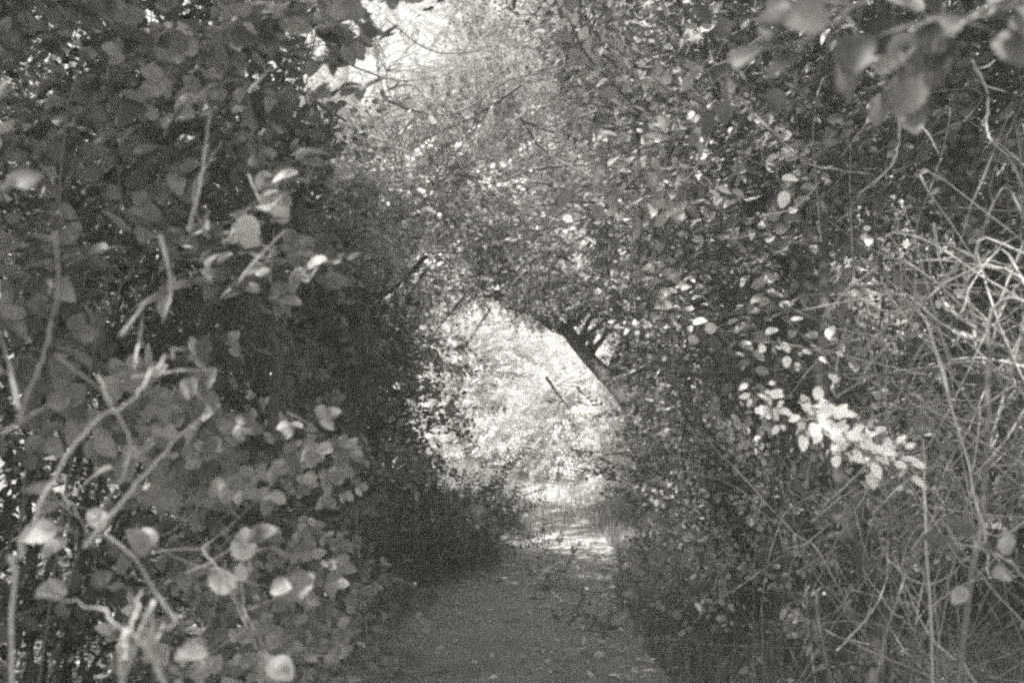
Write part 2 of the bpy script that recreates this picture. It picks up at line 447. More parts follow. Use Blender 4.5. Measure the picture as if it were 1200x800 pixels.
# ------------------------------------------------------------------ left hedge
LG = 'bramble bushes of the left hedge'; RG = 'shrubs of the right hedge'
HL = (.42, -.55, .75)
plant('bramble_bush', 'nearest bramble bush with big blurred leaves at the left edge of the photo', 'bush', (-1.35, 1.7),
      [(-1.35, 2.1, .9, .62, .5, .8, .2), (-1.5, 2.1, 1.9, .7, .5, .75, .4)], 95, 'bramble', 'bramble', (.15, .24), HL, LG, 6, .005, 11,
      keep=lambda P: both(P) & (P[:, 1] > 1.75) & hollow(P), woodmat='dull')
plant('bramble_bush', 'tall leafy bramble bush behind the bent bare canes', 'bush', (-1.5, 2.7),
      [(-1.35, 2.8, .9, .60, .6, .85, .09), (-1.4, 2.8, 2.1, .72, .7, .9, .5), (-.95, 2.7, 1.75, .35, .5, .5, .25), (-.85, 2.7, 2.35, .35, .4, .45, .12)], 250, 'bramble', 'bramble', (.15, .24), HL, LG, 8, .006, 12,
      keep=lambda P: both(P) & (P[:, 1] > 2.05) & hollow(P), woodmat='dull')
plant('bramble_bush', 'low bramble with pale round leaves spreading beside the path at the bottom left', 'bush', (-1.0, 3.3),
      [(-.90, 3.2, .4, .30, .7, .45), (-.98, 4.3, .5, .42, .9, .5), (-.88, 3.2, 1.05, .28, .6, .45), (-.74, 2.6, .7, .2, .35, .4, .06)], 400, 'bramble', 'fresh', (.10, .18), HL, LG, 8, .005, 13,
      keep=lambda P: both(P) & (P[:, 0] / P[:, 1] > -.34), woodmat='dull')
plant('hedge_shrub', 'dense small leaved shrub behind the brambles, left of the path', 'shrub', (-1.9, 4.3),
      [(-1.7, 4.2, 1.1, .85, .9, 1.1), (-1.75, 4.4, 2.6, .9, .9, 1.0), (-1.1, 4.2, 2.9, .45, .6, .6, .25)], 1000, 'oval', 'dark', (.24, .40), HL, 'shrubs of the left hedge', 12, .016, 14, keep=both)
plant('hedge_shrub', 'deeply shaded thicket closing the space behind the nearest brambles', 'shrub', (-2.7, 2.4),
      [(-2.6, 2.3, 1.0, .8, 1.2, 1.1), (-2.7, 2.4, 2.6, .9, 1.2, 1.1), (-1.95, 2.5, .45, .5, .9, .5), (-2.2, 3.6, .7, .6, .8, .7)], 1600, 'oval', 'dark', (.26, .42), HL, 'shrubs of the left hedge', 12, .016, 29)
plant('hedge_shrub', 'dark shrub of the left hedge where the path narrows', 'shrub', (-2.0, 6.2),
      [(-1.8, 6.2, 1.1, .95, 1.2, 1.1), (-1.85, 6.3, 2.8, .95, 1.2, 1.1), (-1.3, 6.6, 3.6, .6, .8, .6, .3)], 1100, 'oval', 'hedge', (.32, .50), HL, 'shrubs of the left hedge', 12, .018, 15, keep=both)
plant('bramble_bush', 'leafy bramble climbing the middle of the left hedge where it meets the path', 'bush', (-1.25, 5.6),
      [(-1.05, 5.4, .7, .30, .8, .6), (-1.1, 5.8, 1.7, .32, .9, .7), (-1.15, 6.2, 2.7, .4, .9, .6), (-1.0, 7.6, 1.3, .25, .8, .7)], 420, 'bramble', 'fresh', (.11, .19), HL, LG, 9, .006, 18, woodmat='dull')
plant('hedge_shrub', 'shrub of the left hedge whose top boughs reach over the path', 'shrub', (-1.6, 7.6),
      [(-1.0, 7.4, 3.0, .55, .7, .35), (-.55, 7.9, 3.25, .5, .5, .25), (-.9, 8.6, 2.7, .4, .5, .3)], 420, 'oval', 'fresh', (.26, .44), (.3, -.4, .9), 'shrubs of the left hedge', 10, .012, 19)
plant('hedge_shrub', 'dark leafy shrub forming the left side of the tunnel mouth', 'shrub', (-2.0, 8.7),
      [(-1.7, 8.6, 1.2, .95, 1.3, 1.2), (-2.4, 8.9, 2.7, .75, 1.3, .95), (-1.3, 9.2, 1.9, .55, .6, .75, .9)], 1200, 'oval', 'hedge', (.34, .54), HL, 'shrubs of the left hedge', 12, .018, 16, keep=both)
plant('low_shrub', 'low twiggy shrub bulging over the left edge of the path', 'shrub', (-.65, 9.1),
      [(-.85, 8.9, .35, .65, .7, .55), (-.35, 9.7, .28, .55, .55, .42), (-.75, 9.6, .75, .45, .5, .45)], 700, 'small', 'hedge', (.24, .42), (.4, -.4, .9), None, 16, .008, 17)

# ------------------------------------------------------------------ right hedge
HR = (-.4, -.5, .8)
plant('hedge_shrub', 'shrub with small round leaves at the right edge of the path', 'shrub', (1.35, 6.1),
      [(1.55, 6.3, .95, .55, .7, .7), (1.4, 6.2, 1.9, .65, .8, .8), (1.25, 6.0, .75, .35, .4, .35, .12)], 900, 'oval', 'fresh', (.26, .44), HR, RG, 12, .014, 21, keep=clear)
plant('hedge_shrub', 'shrub whose pale leafy boughs lean over the path at the upper right', 'shrub', (1.7, 5.0),
      [(1.25, 5.1, 2.55, .85, .6, .5), (.75, 5.0, 2.35, .45, .45, .28, .10), (1.6, 5.2, 3.1, .9, .8, .6)], 680, 'oval', 'fresh', (.32, .52), HR, RG, 12, .015, 22, keep=clear)
plant('hedge_shrub', 'tall shrub beside the arching trunk, right of the tunnel mouth', 'shrub', (2.1, 8.3),
      [(1.8, 8.2, 1.2, .85, 1.2, 1.2), (1.7, 8.5, 2.7, 1.0, 1.2, .9), (1.2, 8.8, 3.2, .7, .8, .5)], 1600, 'oval', 'hedge', (.26, .44), HR, RG, 12, .018, 23, keep=clear)
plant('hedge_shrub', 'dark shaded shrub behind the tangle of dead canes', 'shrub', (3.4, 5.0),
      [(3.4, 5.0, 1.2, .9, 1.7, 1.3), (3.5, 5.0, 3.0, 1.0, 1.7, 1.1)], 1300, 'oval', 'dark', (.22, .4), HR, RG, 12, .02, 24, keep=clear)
plant('hedge_shrub', 'shrub hiding the foot of the arching trunk', 'shrub', (1.6, 8.8),
      [(1.48, 8.9, 1.15, .4, .5, .65), (1.55, 8.6, .4, .45, .5, .4)], 420, 'oval', 'hedge', (.24, .4), HR, RG, 9, .010, 51)
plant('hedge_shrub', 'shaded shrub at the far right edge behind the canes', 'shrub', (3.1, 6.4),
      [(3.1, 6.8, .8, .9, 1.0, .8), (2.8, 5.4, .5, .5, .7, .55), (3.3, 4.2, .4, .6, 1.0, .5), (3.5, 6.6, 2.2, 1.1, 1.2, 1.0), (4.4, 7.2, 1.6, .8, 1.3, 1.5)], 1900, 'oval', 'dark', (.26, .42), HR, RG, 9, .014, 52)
plant('hedge_shrub', 'small leaved bush between the pale sprig and the grass', 'shrub', (1.5, 4.6),
      [(1.55, 4.6, .8, .45, .45, .6)], 190, 'oval', 'fresh', (.2, .32), HR, RG, 9, .010, 25, keep=clear)
plant('bramble_bush', 'blurred round leaved bramble in the bottom right corner', 'bush', (1.25, 2.3),
      [(1.25, 2.35, .55, .35, .3, .35), (1.1, 2.3, .3, .3, .3, .22), (1.35,2.3,.9,.15,.2,.25)], 46, 'bramble', 'bramble', (.16, .24), (-.6, -.6, .8), None, 7, .006, 26, woodmat='stem', keep=lambda P: P[:, 0] > .72)
plant('hedge_shrub', 'thicket of the right hedge behind the photographer', 'shrub', (2.0, .2),
      [(1.9, 0, 1.4, .8, 1.3, 1.3)], 500, 'oval', 'hedge', (.25, .4), HR, RG, 9, .02, 27, keep=clear)
plant('hedge_shrub', 'thicket of the left hedge behind the photographer', 'shrub', (-2.0, -.2),
      [(-1.9, -.2, 1.5, .8, 1.2, 1.4)], 500, 'oval', 'hedge', (.25, .4), HL, 'shrubs of the left hedge', 9, .02, 28, keep=clear)

# ------------------------------------------------------------------ trees beside and over the path
tg_ = 'trees along the hedges'
def A_(*pts): return [at(*p) for p in pts]
def tree(label, trunk, tr, blobs, n, lib='tree', leafmat='far', size=(.3, .5), hint=(-.3, -.5, .8), seed=1, stems=9, rad=.03, name='broadleaf_tree', group=tg_, keep=None, br=.35, shell=.35, cat='tree', wm='bark', wob=.02, low=2.0):
    b = trunk[0]
    return plant(name, label, cat, (b[0], b[1], float(hgt(b[0], b[1])) - .05), blobs, n, lib, leafmat, size, hint, group, stems, rad, seed, wm,
                 shell=shell, wood='trunk', leaf='crown', trunk=trunk, trunk_r=tr, keep=keep, branches=br, wob=wob, low=low)
def ground_pt(x, y): return np.array([x, y, float(hgt(x, y)) - .05])

# the tree whose trunk arches over the path from the right
arch = [ground_pt(2.25, 9.6), at(800, 560, 9.8), at(765, 505, 10.0), at(700, 432, 10.3), at(655, 383, 10.5), at(600, 357, 10.7), at(545, 338, 10.9), at(470, 350, 11.2), at(420, 385, 11.4)]
tree('tree with a dark trunk arching over the path from right to left', arch, (.115, .03),
     [(-.1, 10.8, 3.1, .8, .4, .3, 1.6), (.55, 10.5, 3.0, .55, .4, .32, .9), (1.0, 10.2, 2.55, .45, .35, .3, .6), (1.5, 10.1, 2.1, .4, .4, .5, .7), (.4, 10.3, 2.85, .4, .2, .15, .4), (.0, 10.45, 2.74, .4, .2, .14, .4), (.52, 10.2, 2.46, .25, .18, .18, .45), (.95, 9.95, 2.1, .3, .2, .25, 1.0), (1.2, 9.95, 1.6, .3, .2, .3, .5), (-1.25, 11.2, 2.3, .4, .5, .45, .7), (-.6, 10.6, 3.6, .9, .8, .3, .5)],
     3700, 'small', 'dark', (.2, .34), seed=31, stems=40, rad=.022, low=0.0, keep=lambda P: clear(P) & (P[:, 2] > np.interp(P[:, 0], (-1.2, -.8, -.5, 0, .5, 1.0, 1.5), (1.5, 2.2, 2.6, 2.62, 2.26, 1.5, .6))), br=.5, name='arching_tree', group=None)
tree('dark slender tree standing in the right hedge near the photo edge', [ground_pt(2.35, 5.0), at(1132, 330, 5.0), at(1136, 60, 5.0), at(1130, -120, 5.0)], (.06, .045),
     [(2.3, 5.0, 4.3, 1.3, 1.2, .7), (1.3, 4.8, 4.6, 1.2, 1.2, .6), (2.6, 5.0, 3.4, .9, .9, .5)], 800, 'oval', 'dark', (.3, .48), (-.5, -.4, .8), 32, 12, .02)
tree('grey trunked sapling behind the pale sprig of leaves', [ground_pt(1.42, 5.4), at(905, 370, 5.4), at(885, 285, 5.4), at(850, 180, 5.5), at(835, 60, 5.6)], (.05, .03),
     [(1.3, 5.7, 3.4, .9, .7, .5), (.9, 5.6, 4.2, 1.0, .8, .5)], 420, 'oval', 'hedge', (.25, .4), (-.5, -.5, .8), 33, 10, .016, wm='twig')
tree('slender dark stemmed tree in the left hedge behind the bramble leaves', [ground_pt(-.86, 3.5), at(322, 490, 3.5), at(318, 330, 3.5), at(330, 180, 3.7), at(315, 60, 3.9)], (.024, .008),
     [(-1.0, 4.0, 3.7, .8, .7, .5), (-1.5, 3.8, 3.9, .9, .8, .5)], 420, 'oval', 'dark', (.25, .4), HL, 34, 9, .014, keep=view_free, wm='twig')
tree('mossy grey trunk leaning in the shade at the bottom right', [ground_pt(1.34, 3.9), at(1030, 740, 3.8), at(1010, 660, 3.8), at(988, 570, 3.9), at(965, 470, 4.0), at(960, 300, 4.3), at(990, 120, 4.5)], (.045, .018),
     [(1.7, 4.6, 3.2, .6, .5, .4), (2.3, 4.5, 3.3, .8, .6, .45)], 240, 'oval', 'dark', (.28, .42), (-.5, -.5, .8), 41, 8, .012)
tree('forked dark tree rising behind the arch at the top of the photo', [ground_pt(1.9, 13.2), at(752, 300, 13.0), at(758, 140, 12.6), at(742, 60, 12.4), at(690, -10, 12.0), at(650, -100, 11.5)], (.16, .07),
     [(1.7, 12.6, 5.6, 1.6, 1.4, 1.0), (.7, 12.3, 6.6, 1.6, 1.4, .9), (2.9, 12.6, 4.6, 1.5, 1.4, 1.1), (1.9, 12.2, 3.9, .9, .9, .6)], 1300, seed=35, leafmat='hedge', stems=18)
tree('leaning tree with thin dark limbs above the arch', [ground_pt(3.0, 9.2), at(880, 330, 9.0), at(790, 180, 9.2), at(700, 60, 9.4), at(640, -20, 9.6)], (.10, .03),
     [(2.2, 9.2, 4.3, 1.1, .9, .7), (1.2, 9.4, 5.0, 1.0, .9, .6), (3.2, 8.8, 3.9, 1.2, 1.1, .9)], 1000, 'oval', 'dark', (.3, .5), seed=36, stems=16)
tree('feathery tree with fine lit leaves above the left half of the arch', [ground_pt(-2.6, 11.6), np.array([-2.5, 11.6, 2.4]), np.array([-2.0, 11.5, 3.3]), np.array([-1.3, 11.5, 4.1])], (.10, .025),
     [(-1.2, 11.6, 4.0, 1.1, .6, .6, 1.0), (.1, 11.5, 4.1, 1.1, .6, .6, 1.1), (-2.0, 11.8, 4.9, 1.1, .7, .8, .55), (-.7, 11.8, 5.4, 1.0, .7, .5, .4), (.8, 11.6, 5.2, 1.1, .6, .7, .8), (-2.3, 11.2, 3.1, .7, .6, .7, .5)], 2300, 'small', 'far', (.26, .44), seed=40, stems=22, wm='twig')
# crowns overhead, out of the frame, that keep the near path in shade
tree('tall tree over the left hedge whose crown roofs the near path', [ground_pt(-3.2, 3.2), np.array([-3.1, 3.2, 2.5]), np.array([-2.4, 3.0, 4.6]), np.array([-1.5, 2.8, 6.0])], (.16, .06),
     [(-2.6, 3.0, 5.2, 1.7, 2.2, 1.0), (-2.4, 4.4, 4.8, 1.2, 1.0, .5, 2.2), (-1.0, 1.6, 5.2, 1.8, 1.8, .8), (-3.2, 5.6, 5.4, 1.6, 1.8, 1.1), (-3.0, .4, 4.6, 1.6, 1.8, 1.2)], 3200, 'tree', 'hedge', (.4, .6), (0, 0, 1), 37, 18, .03, keep=view_free)
tree('tall tree over the right hedge whose crown roofs the near path', [ground_pt(3.4, 2.2), np.array([3.3, 2.2, 2.6]), np.array([2.6, 2.3, 4.8]), np.array([1.6, 2.4, 5.8])], (.15, .06),
     [(2.4, 2.4, 5.0, 1.7, 2.0, .9), (.9, 1.6, 5.6, 1.6, 1.8, .7), (1.0, 3.3, 5.3, 1.2, 1.0, .5, 3.5), (2.6, -.4, 4.6, 1.6, 1.8, 1.1)], 1400, 'tree', 'hedge', (.4, .6), (0, 0, 1), 38, 16, .03, keep=view_free)
tree('tree at the back of the left hedge with a dark crown', [ground_pt(-4.9, 8.0), np.array([-4.9, 8.0, 2.5]), np.array([-4.6, 8.0, 5.0])], (.15, .07),
     [(-4.5, 7.8, 3.8, 1.2, 2.2, 1.6), (-4.9, 8.2, 5.4, 1.3, 1.8, .9)], 1300, 'tree', 'hedge', (.35, .55), HL, 39, 14, .03, keep=view_free)

# ------------------------------------------------------------------ beyond the arch, in the sun
bg_ = 'sunlit growth beyond the arch'
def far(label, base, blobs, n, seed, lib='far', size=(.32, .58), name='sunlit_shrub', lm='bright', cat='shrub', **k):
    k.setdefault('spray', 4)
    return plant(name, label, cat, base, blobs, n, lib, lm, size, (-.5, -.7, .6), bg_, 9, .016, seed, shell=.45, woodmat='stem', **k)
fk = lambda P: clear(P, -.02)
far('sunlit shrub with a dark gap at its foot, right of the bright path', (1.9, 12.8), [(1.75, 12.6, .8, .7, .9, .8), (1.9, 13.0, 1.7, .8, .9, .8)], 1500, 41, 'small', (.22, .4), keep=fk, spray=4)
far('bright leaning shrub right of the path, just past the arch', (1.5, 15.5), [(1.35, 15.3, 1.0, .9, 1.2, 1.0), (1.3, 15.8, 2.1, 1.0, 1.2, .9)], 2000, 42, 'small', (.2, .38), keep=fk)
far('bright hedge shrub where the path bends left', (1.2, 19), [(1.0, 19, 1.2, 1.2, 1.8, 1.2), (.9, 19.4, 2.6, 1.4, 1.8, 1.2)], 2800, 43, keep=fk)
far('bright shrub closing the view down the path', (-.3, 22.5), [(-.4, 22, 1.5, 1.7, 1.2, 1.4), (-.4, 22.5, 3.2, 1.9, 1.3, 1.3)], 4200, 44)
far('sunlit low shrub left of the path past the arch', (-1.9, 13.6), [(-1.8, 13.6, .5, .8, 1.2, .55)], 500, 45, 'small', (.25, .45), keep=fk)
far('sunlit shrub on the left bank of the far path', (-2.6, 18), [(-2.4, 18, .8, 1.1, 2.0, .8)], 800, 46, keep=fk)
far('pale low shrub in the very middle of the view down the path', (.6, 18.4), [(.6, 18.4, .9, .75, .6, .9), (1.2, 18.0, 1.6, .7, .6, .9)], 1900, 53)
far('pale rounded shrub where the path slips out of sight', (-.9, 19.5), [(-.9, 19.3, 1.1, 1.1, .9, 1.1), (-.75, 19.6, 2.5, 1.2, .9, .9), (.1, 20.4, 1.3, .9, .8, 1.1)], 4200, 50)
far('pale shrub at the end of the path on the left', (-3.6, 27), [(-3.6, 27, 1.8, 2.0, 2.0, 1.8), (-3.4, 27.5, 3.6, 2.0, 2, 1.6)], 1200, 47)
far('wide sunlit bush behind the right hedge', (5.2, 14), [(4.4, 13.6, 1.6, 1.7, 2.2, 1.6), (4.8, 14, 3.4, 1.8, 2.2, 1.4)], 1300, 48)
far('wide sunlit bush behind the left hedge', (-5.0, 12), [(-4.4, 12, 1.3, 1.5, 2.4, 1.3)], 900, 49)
ft = [  # x, y, trunk height, spread, crown height, density, label
    (-5.0, 28, 5, 3.2, 13.0, .9, 'bright tree beyond the arch nearest the gap of sky'),
    (-.6, 27, 5, 3.2, 12, 3.2, 'tall bright tree straight above the end of the path'),
    (3.6, 22, 5, 3.0, 10.5, 2.4, 'tall tree beyond the arch, right of the far path'),
    (7.6, 19, 5, 3.0, 9.5, 1.2, 'broad tree rising behind the right hedge'),
    (11.5, 21, 5, 3.4, 10.5, 1.2, 'broad tree far behind the right hedge at the photo edge'),
    (-8.6, 18, 4.5, 2.8, 8.0, 1.0, 'tree rising behind the left hedge'),
    (-12.5, 24, 5, 3.4, 10, 1.0, 'tree far behind the left hedge at the photo edge'),
    (1.6, 36, 6, 4.4, 16, 2.4, 'large pale tree far down the path'),
    (-6.5, 36, 6, 4.2, 15.5, 1.0, 'large pale tree under the gap of sky'),
    (-15, 38, 6, 4.8, 13, 1.0, 'large pale tree far off on the left'),
    (9.5, 35, 6, 4.8, 15, 1.1, 'large pale tree far off on the right'),
    (19, 34, 6, 4.8, 15, 1.0, 'large pale tree beyond the right edge of the hedge')]
for i, (x, y, th, sp, ch, den, lab) in enumerate(ft):
    g = np.random.default_rng(60 + i)
    bl = [(x + g.uniform(-.3, .3) * sp, y + g.uniform(-.3, .3) * sp, .22 * ch + k * .145 * ch, sp * (.95 - .10 * k) * g.uniform(.75, 1.1), sp * .8, .14 * ch) for k in range(6)]
    bl += [(x + g.uniform(-.8, .8) * sp, y + g.uniform(-.5, .5) * sp, g.uniform(.3, .85) * ch, sp * .45, sp * .45, .10 * ch) for k in range(3)]
    tree(lab, [ground_pt(x, y), np.array([x + .2, y, th * .5]), np.array([x - .1, y, th]), np.array([x + .3, y, ch * .9])], (.022 * ch, .03), bl,
         int(1500 * den), 'far', 'far', (.05 * ch, .085 * ch), (-.3, -.4, .8), 80 + i, 16, .05, group='trees beyond the arch', br=.25)

# ------------------------------------------------------------------ bare canes and twigs
def cane(name, label, cat, pts, r, group, mat='cane', child=None, parent=None, k=7, side=0, seed=0, fray=True):
    g = np.random.default_rng(seed + 500)
    P = line(pts, max(12, 5 * len(pts)), 0, g); L = np.linalg.norm(np.diff(P, axis=0), axis=1).sum()
    P[1:-1] += (g.normal(0, .0035, (len(P) - 2, 3)) + np.cumsum(g.normal(0, .0018, (len(P) - 2, 3)), 0) * np.sin(np.linspace(0, math.pi, len(P) - 2))[:, None]) * min(1, L)
    b = P[0].copy(); A = Acc()
    rad = np.linspace(r * 1.1, r * .42, len(P)) * (1 + .07 * g.normal(size=len(P)))
    rad[3::6] *= 1.22; rad[-1] *= .35                                       # nodes
    A.add(*tubes(P[None], rad[None], k))
    T = nrm(np.gradient(P, axis=0))
    for _ in range(int(6 + 14 * L)):                         # thorns and stubs
        i = g.integers(1, len(P) - 1); d = nrm(np.cross(T[i], g.normal(size=3))) * .8 + T[i] * .3
        q = P[i] + d * rad[i] * g.uniform(1.8, 3.6)
        A.add(*tubes(np.array([[P[i], (P[i] + q) / 2 + T[i] * r * .2, q]]), np.array([[r * .35, r * .2, r * .04]]), 3))
    for _ in range(side):
        i = g.integers(2, len(P) - 2); d = nrm(nrm(np.cross(T[i], g.normal(size=3))) + T[i] * g.uniform(.2, 1))
        l = g.uniform(.06, .22) * L
        C = line([P[i], P[i] + d * l * .5 + g.normal(0, .05, 3) * l, P[i] + d * l + g.normal(0, .12, 3) * l], 8)
        A.add(*tubes(C[None], np.linspace(rad[i] * .55, rad[i] * .2, 8)[None], 4))
    o = A.build(name, M[mat], parent, origin=b if parent is None else np.array(parent.location))
    if parent is None: tag(o, label, cat, group)
    return o

def down(p, dx=0, dy=.1):
    """a foot on the ground under p"""
    x, y = p[0] + dx, p[1] + dy
    return ground_pt(x, y)
def toground(p, q):
    d = nrm(p - q); d = nrm(d + [0, .25, -.6 - max(0, d[2])]); z = float(hgt(p[0], p[1])) - .05
    return p + d * ((p[2] - z) / -d[2])
LC = 'bare bramble canes at the left'
def lcane(label, px, r, seed, Y=2.0, foot=False, side=0, mat='cane', Y2=None):
    Y = Y * (.80 if Y < 2.6 else 1); r = r * .62; P = [at(x, y, Y + .03 * math.sin(2.3 * i + seed)) for i, (x, y) in enumerate(px)]
    if foot: P = [toground(P[0], P[1])] + P
    cane('bare_cane', label, 'cane', P, r, LC, mat, side=side, seed=seed)
lcane('pale thick cane bending from the bottom left up to the right like a shepherd\'s crook', [(15, 750), (25, 640), (60, 550), (98, 480), (145, 455), (185, 415), (218, 408)], .0062, 1, 1.9, True)
lcane('straight pale cane end pointing up and right below the crooked cane', [(100, 640), (140, 590), (190, 530), (245, 478)], .0052, 2, 1.95)
lcane('pale cane zigzagging down where the crooked cane crosses it', [(115, 440), (125, 460), (150, 510), (150, 530), (138, 565), (112, 600)], .0048, 3, 1.98)
lcane('thin blurred cane slanting down to the crooked cane', [(65, 415), (90, 435), (122, 458)], .0045, 4, 1.9, mat='stem')
lcane('short horizontal pale cane among leaves in the left middle', [(155, 442), (200, 436), (258, 434)], .0032, 5, 2.1)
lcane('pale arching cane from a leaf cluster down to the right', [(205, 725), (180, 690), (155, 650), (120, 625)], .0050, 6, 1.9)
lcane('pale cane curving over the bottom left corner', [(200, 800), (180, 775), (148, 742), (95, 708), (40, 700)], .0050, 7, 1.85, True)
lcane('thick pale cane standing upright in the bottom left corner', [(135, 810), (148, 770), (160, 730), (167, 690)], .0065, 8, 1.8, True)
lcane('pale cane slanting up and right out of the bottom left corner', [(145, 778), (175, 745), (218, 718)], .0046, 9, 1.8, True)
lcane('broken pale cane hanging in the middle of the left leaves', [(188, 276), (196, 310), (200, 345), (190, 378)], .0055, 10, 2.1)
lcane('short pale broken stick in the left leaves above the crooked cane', [(140, 395), (158, 372), (174, 350)], .0050, 11, 2.05)
lcane('thin upright pale twig just right of the short broken stick', [(157, 432), (163, 400), (168, 368)], .0036, 12, 2.1)
lcane('pale forked cane slanting up to the right among upper left leaves', [(280, 330), (303, 302), (336, 268)], .0058, 13, 2.5, side=1)
lcane('pale upright broken cane at the upper left', [(222, 270), (228, 240), (236, 200), (241, 165), (247, 126)], .0066, 14, 2.3)
lcane('thin cane crossing behind the upright broken cane', [(244, 278), (225, 230), (240, 195), (262, 165)], .0034, 15, 2.5, mat='stem')
lcane('long thin dark cane wavering down the left edge', [(22, 490), (45, 430), (66, 370), (72, 310), (60, 268)], .0042, 16, 1.8, False, mat='stem')
lcane('thin cane running down the very left edge', [(22, 480), (12, 430), (-2, 388)], .0036, 17, 1.7, False, mat='stem')
lcane('short pale cane tip poking in at the top left edge', [(-8, 118), (8, 94)], .006, 18, 1.6)
lcane('thin forked twig standing near the bottom of the left leaves', [(333, 800), (328, 745), (342, 718)], .0036, 19, 2.9, True, side=1)
lcane('horizontal twig crossing the forked twig near the ground', [(322, 765), (360, 767), (402, 768)], .0036, 20, 2.9)
lcane('thin pale bare stalk standing before the dark left hedge', [(418, 615), (412, 560), (400, 500)], .0055, 21, 5.0, True)
lcane('thin pale twig slanting above the upper left leaves', [(292, 106), (306, 92), (322, 74)], .0036, 22, 2.5)
lcane('thin upright stalk beside the slender left tree', [(317, 330), (318, 300), (321, 268)], .0034, 23, 3.0)
lcane('faint cane slanting down from the left leaves to the crooked cane foot', [(0, 510), (30, 490), (62, 470)], .004, 24, 1.8, mat='stem')

RC = 'bare canes at the right'
def rcane(label, px, r, seed, Y=3.2, foot=False, side=2, mat='cane', Y2=None):
    r = r * .66; P = [at(x, y, Y + .04 * math.sin(2.3 * i + seed)) for i, (x, y) in enumerate(px)]
    if foot: P = [toground(P[0], P[1])] + P
    cane('bare_cane', label, 'cane', P, r, RC, mat, side=side, seed=seed)
rcane('pale cane hanging from a fork and curling left at the upper right', [(1053, 128), (1053, 170), (1040, 200), (1005, 228)], .0075, 31, 3.0, side=0)
rcane('pale cane curving right from the same fork at the upper right', [(1053, 130), (1085, 152), (1101, 182)], .0065, 32, 3.0, side=0)
rcane('dim cane sloping down left from the upper right fork', [(1053, 130), (1020, 142), (985, 185)], .0055, 33, 3.02, side=0, mat='stem')
rcane('long cane sloping from the upper middle down to the right tangle', [(865, 115), (905, 155), (950, 192), (1025, 205)], .0065, 34, 3.4, mat='stem')
rcane('thin curved cane below the long sloping one', [(893, 253), (930, 243), (962, 212)], .0050, 35, 3.2, side=0)
rcane('kinked blurred cane near the top of the right edge', [(1138, 70), (1157, 108), (1155, 150), (1160, 168), (1180, 188), (1168, 206)], .0060, 36, 2.7)
rcane('whitish mossy bough running down left through the right tangle', [(1130, 298), (1110, 325), (1088, 348), (1058, 368), (1032, 388), (1005, 417)], .0105, 37, 3.2, side=7)
rcane('whitish cane joining the mossy bough from the left', [(980, 342), (1020, 355), (1060, 368), (1082, 352)], .0068, 38, 3.2, side=3)
rcane('pale upright cane above the mossy bough', [(1094, 262), (1101, 300), (1108, 326)], .0070, 39, 3.2, side=3)
rcane('thick pale lichen covered stub at the right of the tangle', [(1118, 388), (1150, 400), (1186, 409)], .0125, 40, 3.0, side=3)
rcane('pale cane curling above the lichen covered stub', [(1108, 355), (1125, 372), (1148, 378), (1172, 380)], .0080, 41, 3.0, side=3)
rcane('thin cane arching out of the right edge above the tangle', [(1130, 298), (1160, 306), (1205, 316)], .0055, 42, 3.1, side=3)
rcane('kinked pale cane dropping from the right edge of the tangle', [(1203, 325), (1182, 348), (1168, 380), (1166, 385)], .0060, 43, 3.1, side=2)
rcane('long straight stem slanting from the middle down into the grass', [(970, 665), (930, 625), (870, 560), (828, 513)], .0062, 44, 4.2, True, side=2)
rcane('thin stem slanting beside the long straight one', [(940, 640), (905, 610), (858, 568), (798, 550)], .0048, 45, 4.3, True, side=1)
rcane('pale straight stick leaning above the bottom right grass', [(1075, 750), (1048, 718), (1010, 666)], .0070, 46, 3.6, True, side=0)
rcane('upright cane swinging left at its foot in the bottom right', [(980, 762), (1020, 720), (1040, 680), (1041, 612)], .0050, 47, 3.4, side=2)
rcane('long pale stem slanting down to the bottom right corner', [(1148, 805), (1105, 755), (1075, 715), (1046, 648)], .0070, 48, 3.0, True, side=2)
rcane('pale stem rising to a kink at the right beyond the sprig', [(1068, 645), (1092, 610), (1115, 570), (1118, 558)], .0062, 49, 3.4, side=2)
rcane('rough twig slanting up towards the bright sprig', [(950, 612), (985, 582), (1032, 553)], .0070, 50, 3.4, side=2, mat='stem')
rcane('short bright upright splinter under the bright sprig', [(945, 566), (948, 548), (951, 530)], .0045, 51, 3.4, side=0)
rcane('thin pale straw leaning under the sprig above the grass', [(1018, 656), (1008, 625), (1000, 590)], .0045, 52, 3.5, side=0)
rcane('arched dead stem curving above the bottom right leaves', [(1040, 655), (1075, 683), (1112, 676), (1130, 655)], .0050, 53, 3.2, side=1)
rcane('long dead stem arching from the sprig towards the right edge', [(1000, 500), (1050, 480), (1110, 475), (1160, 485), (1210, 510)], .0045, 54, 3.3, side=2)
rcane('dead stick lying near the ground at the right edge of the path', [(715, 752), (770, 748), (830, 750)], .008, 55, 5.6, side=1, mat='stem')

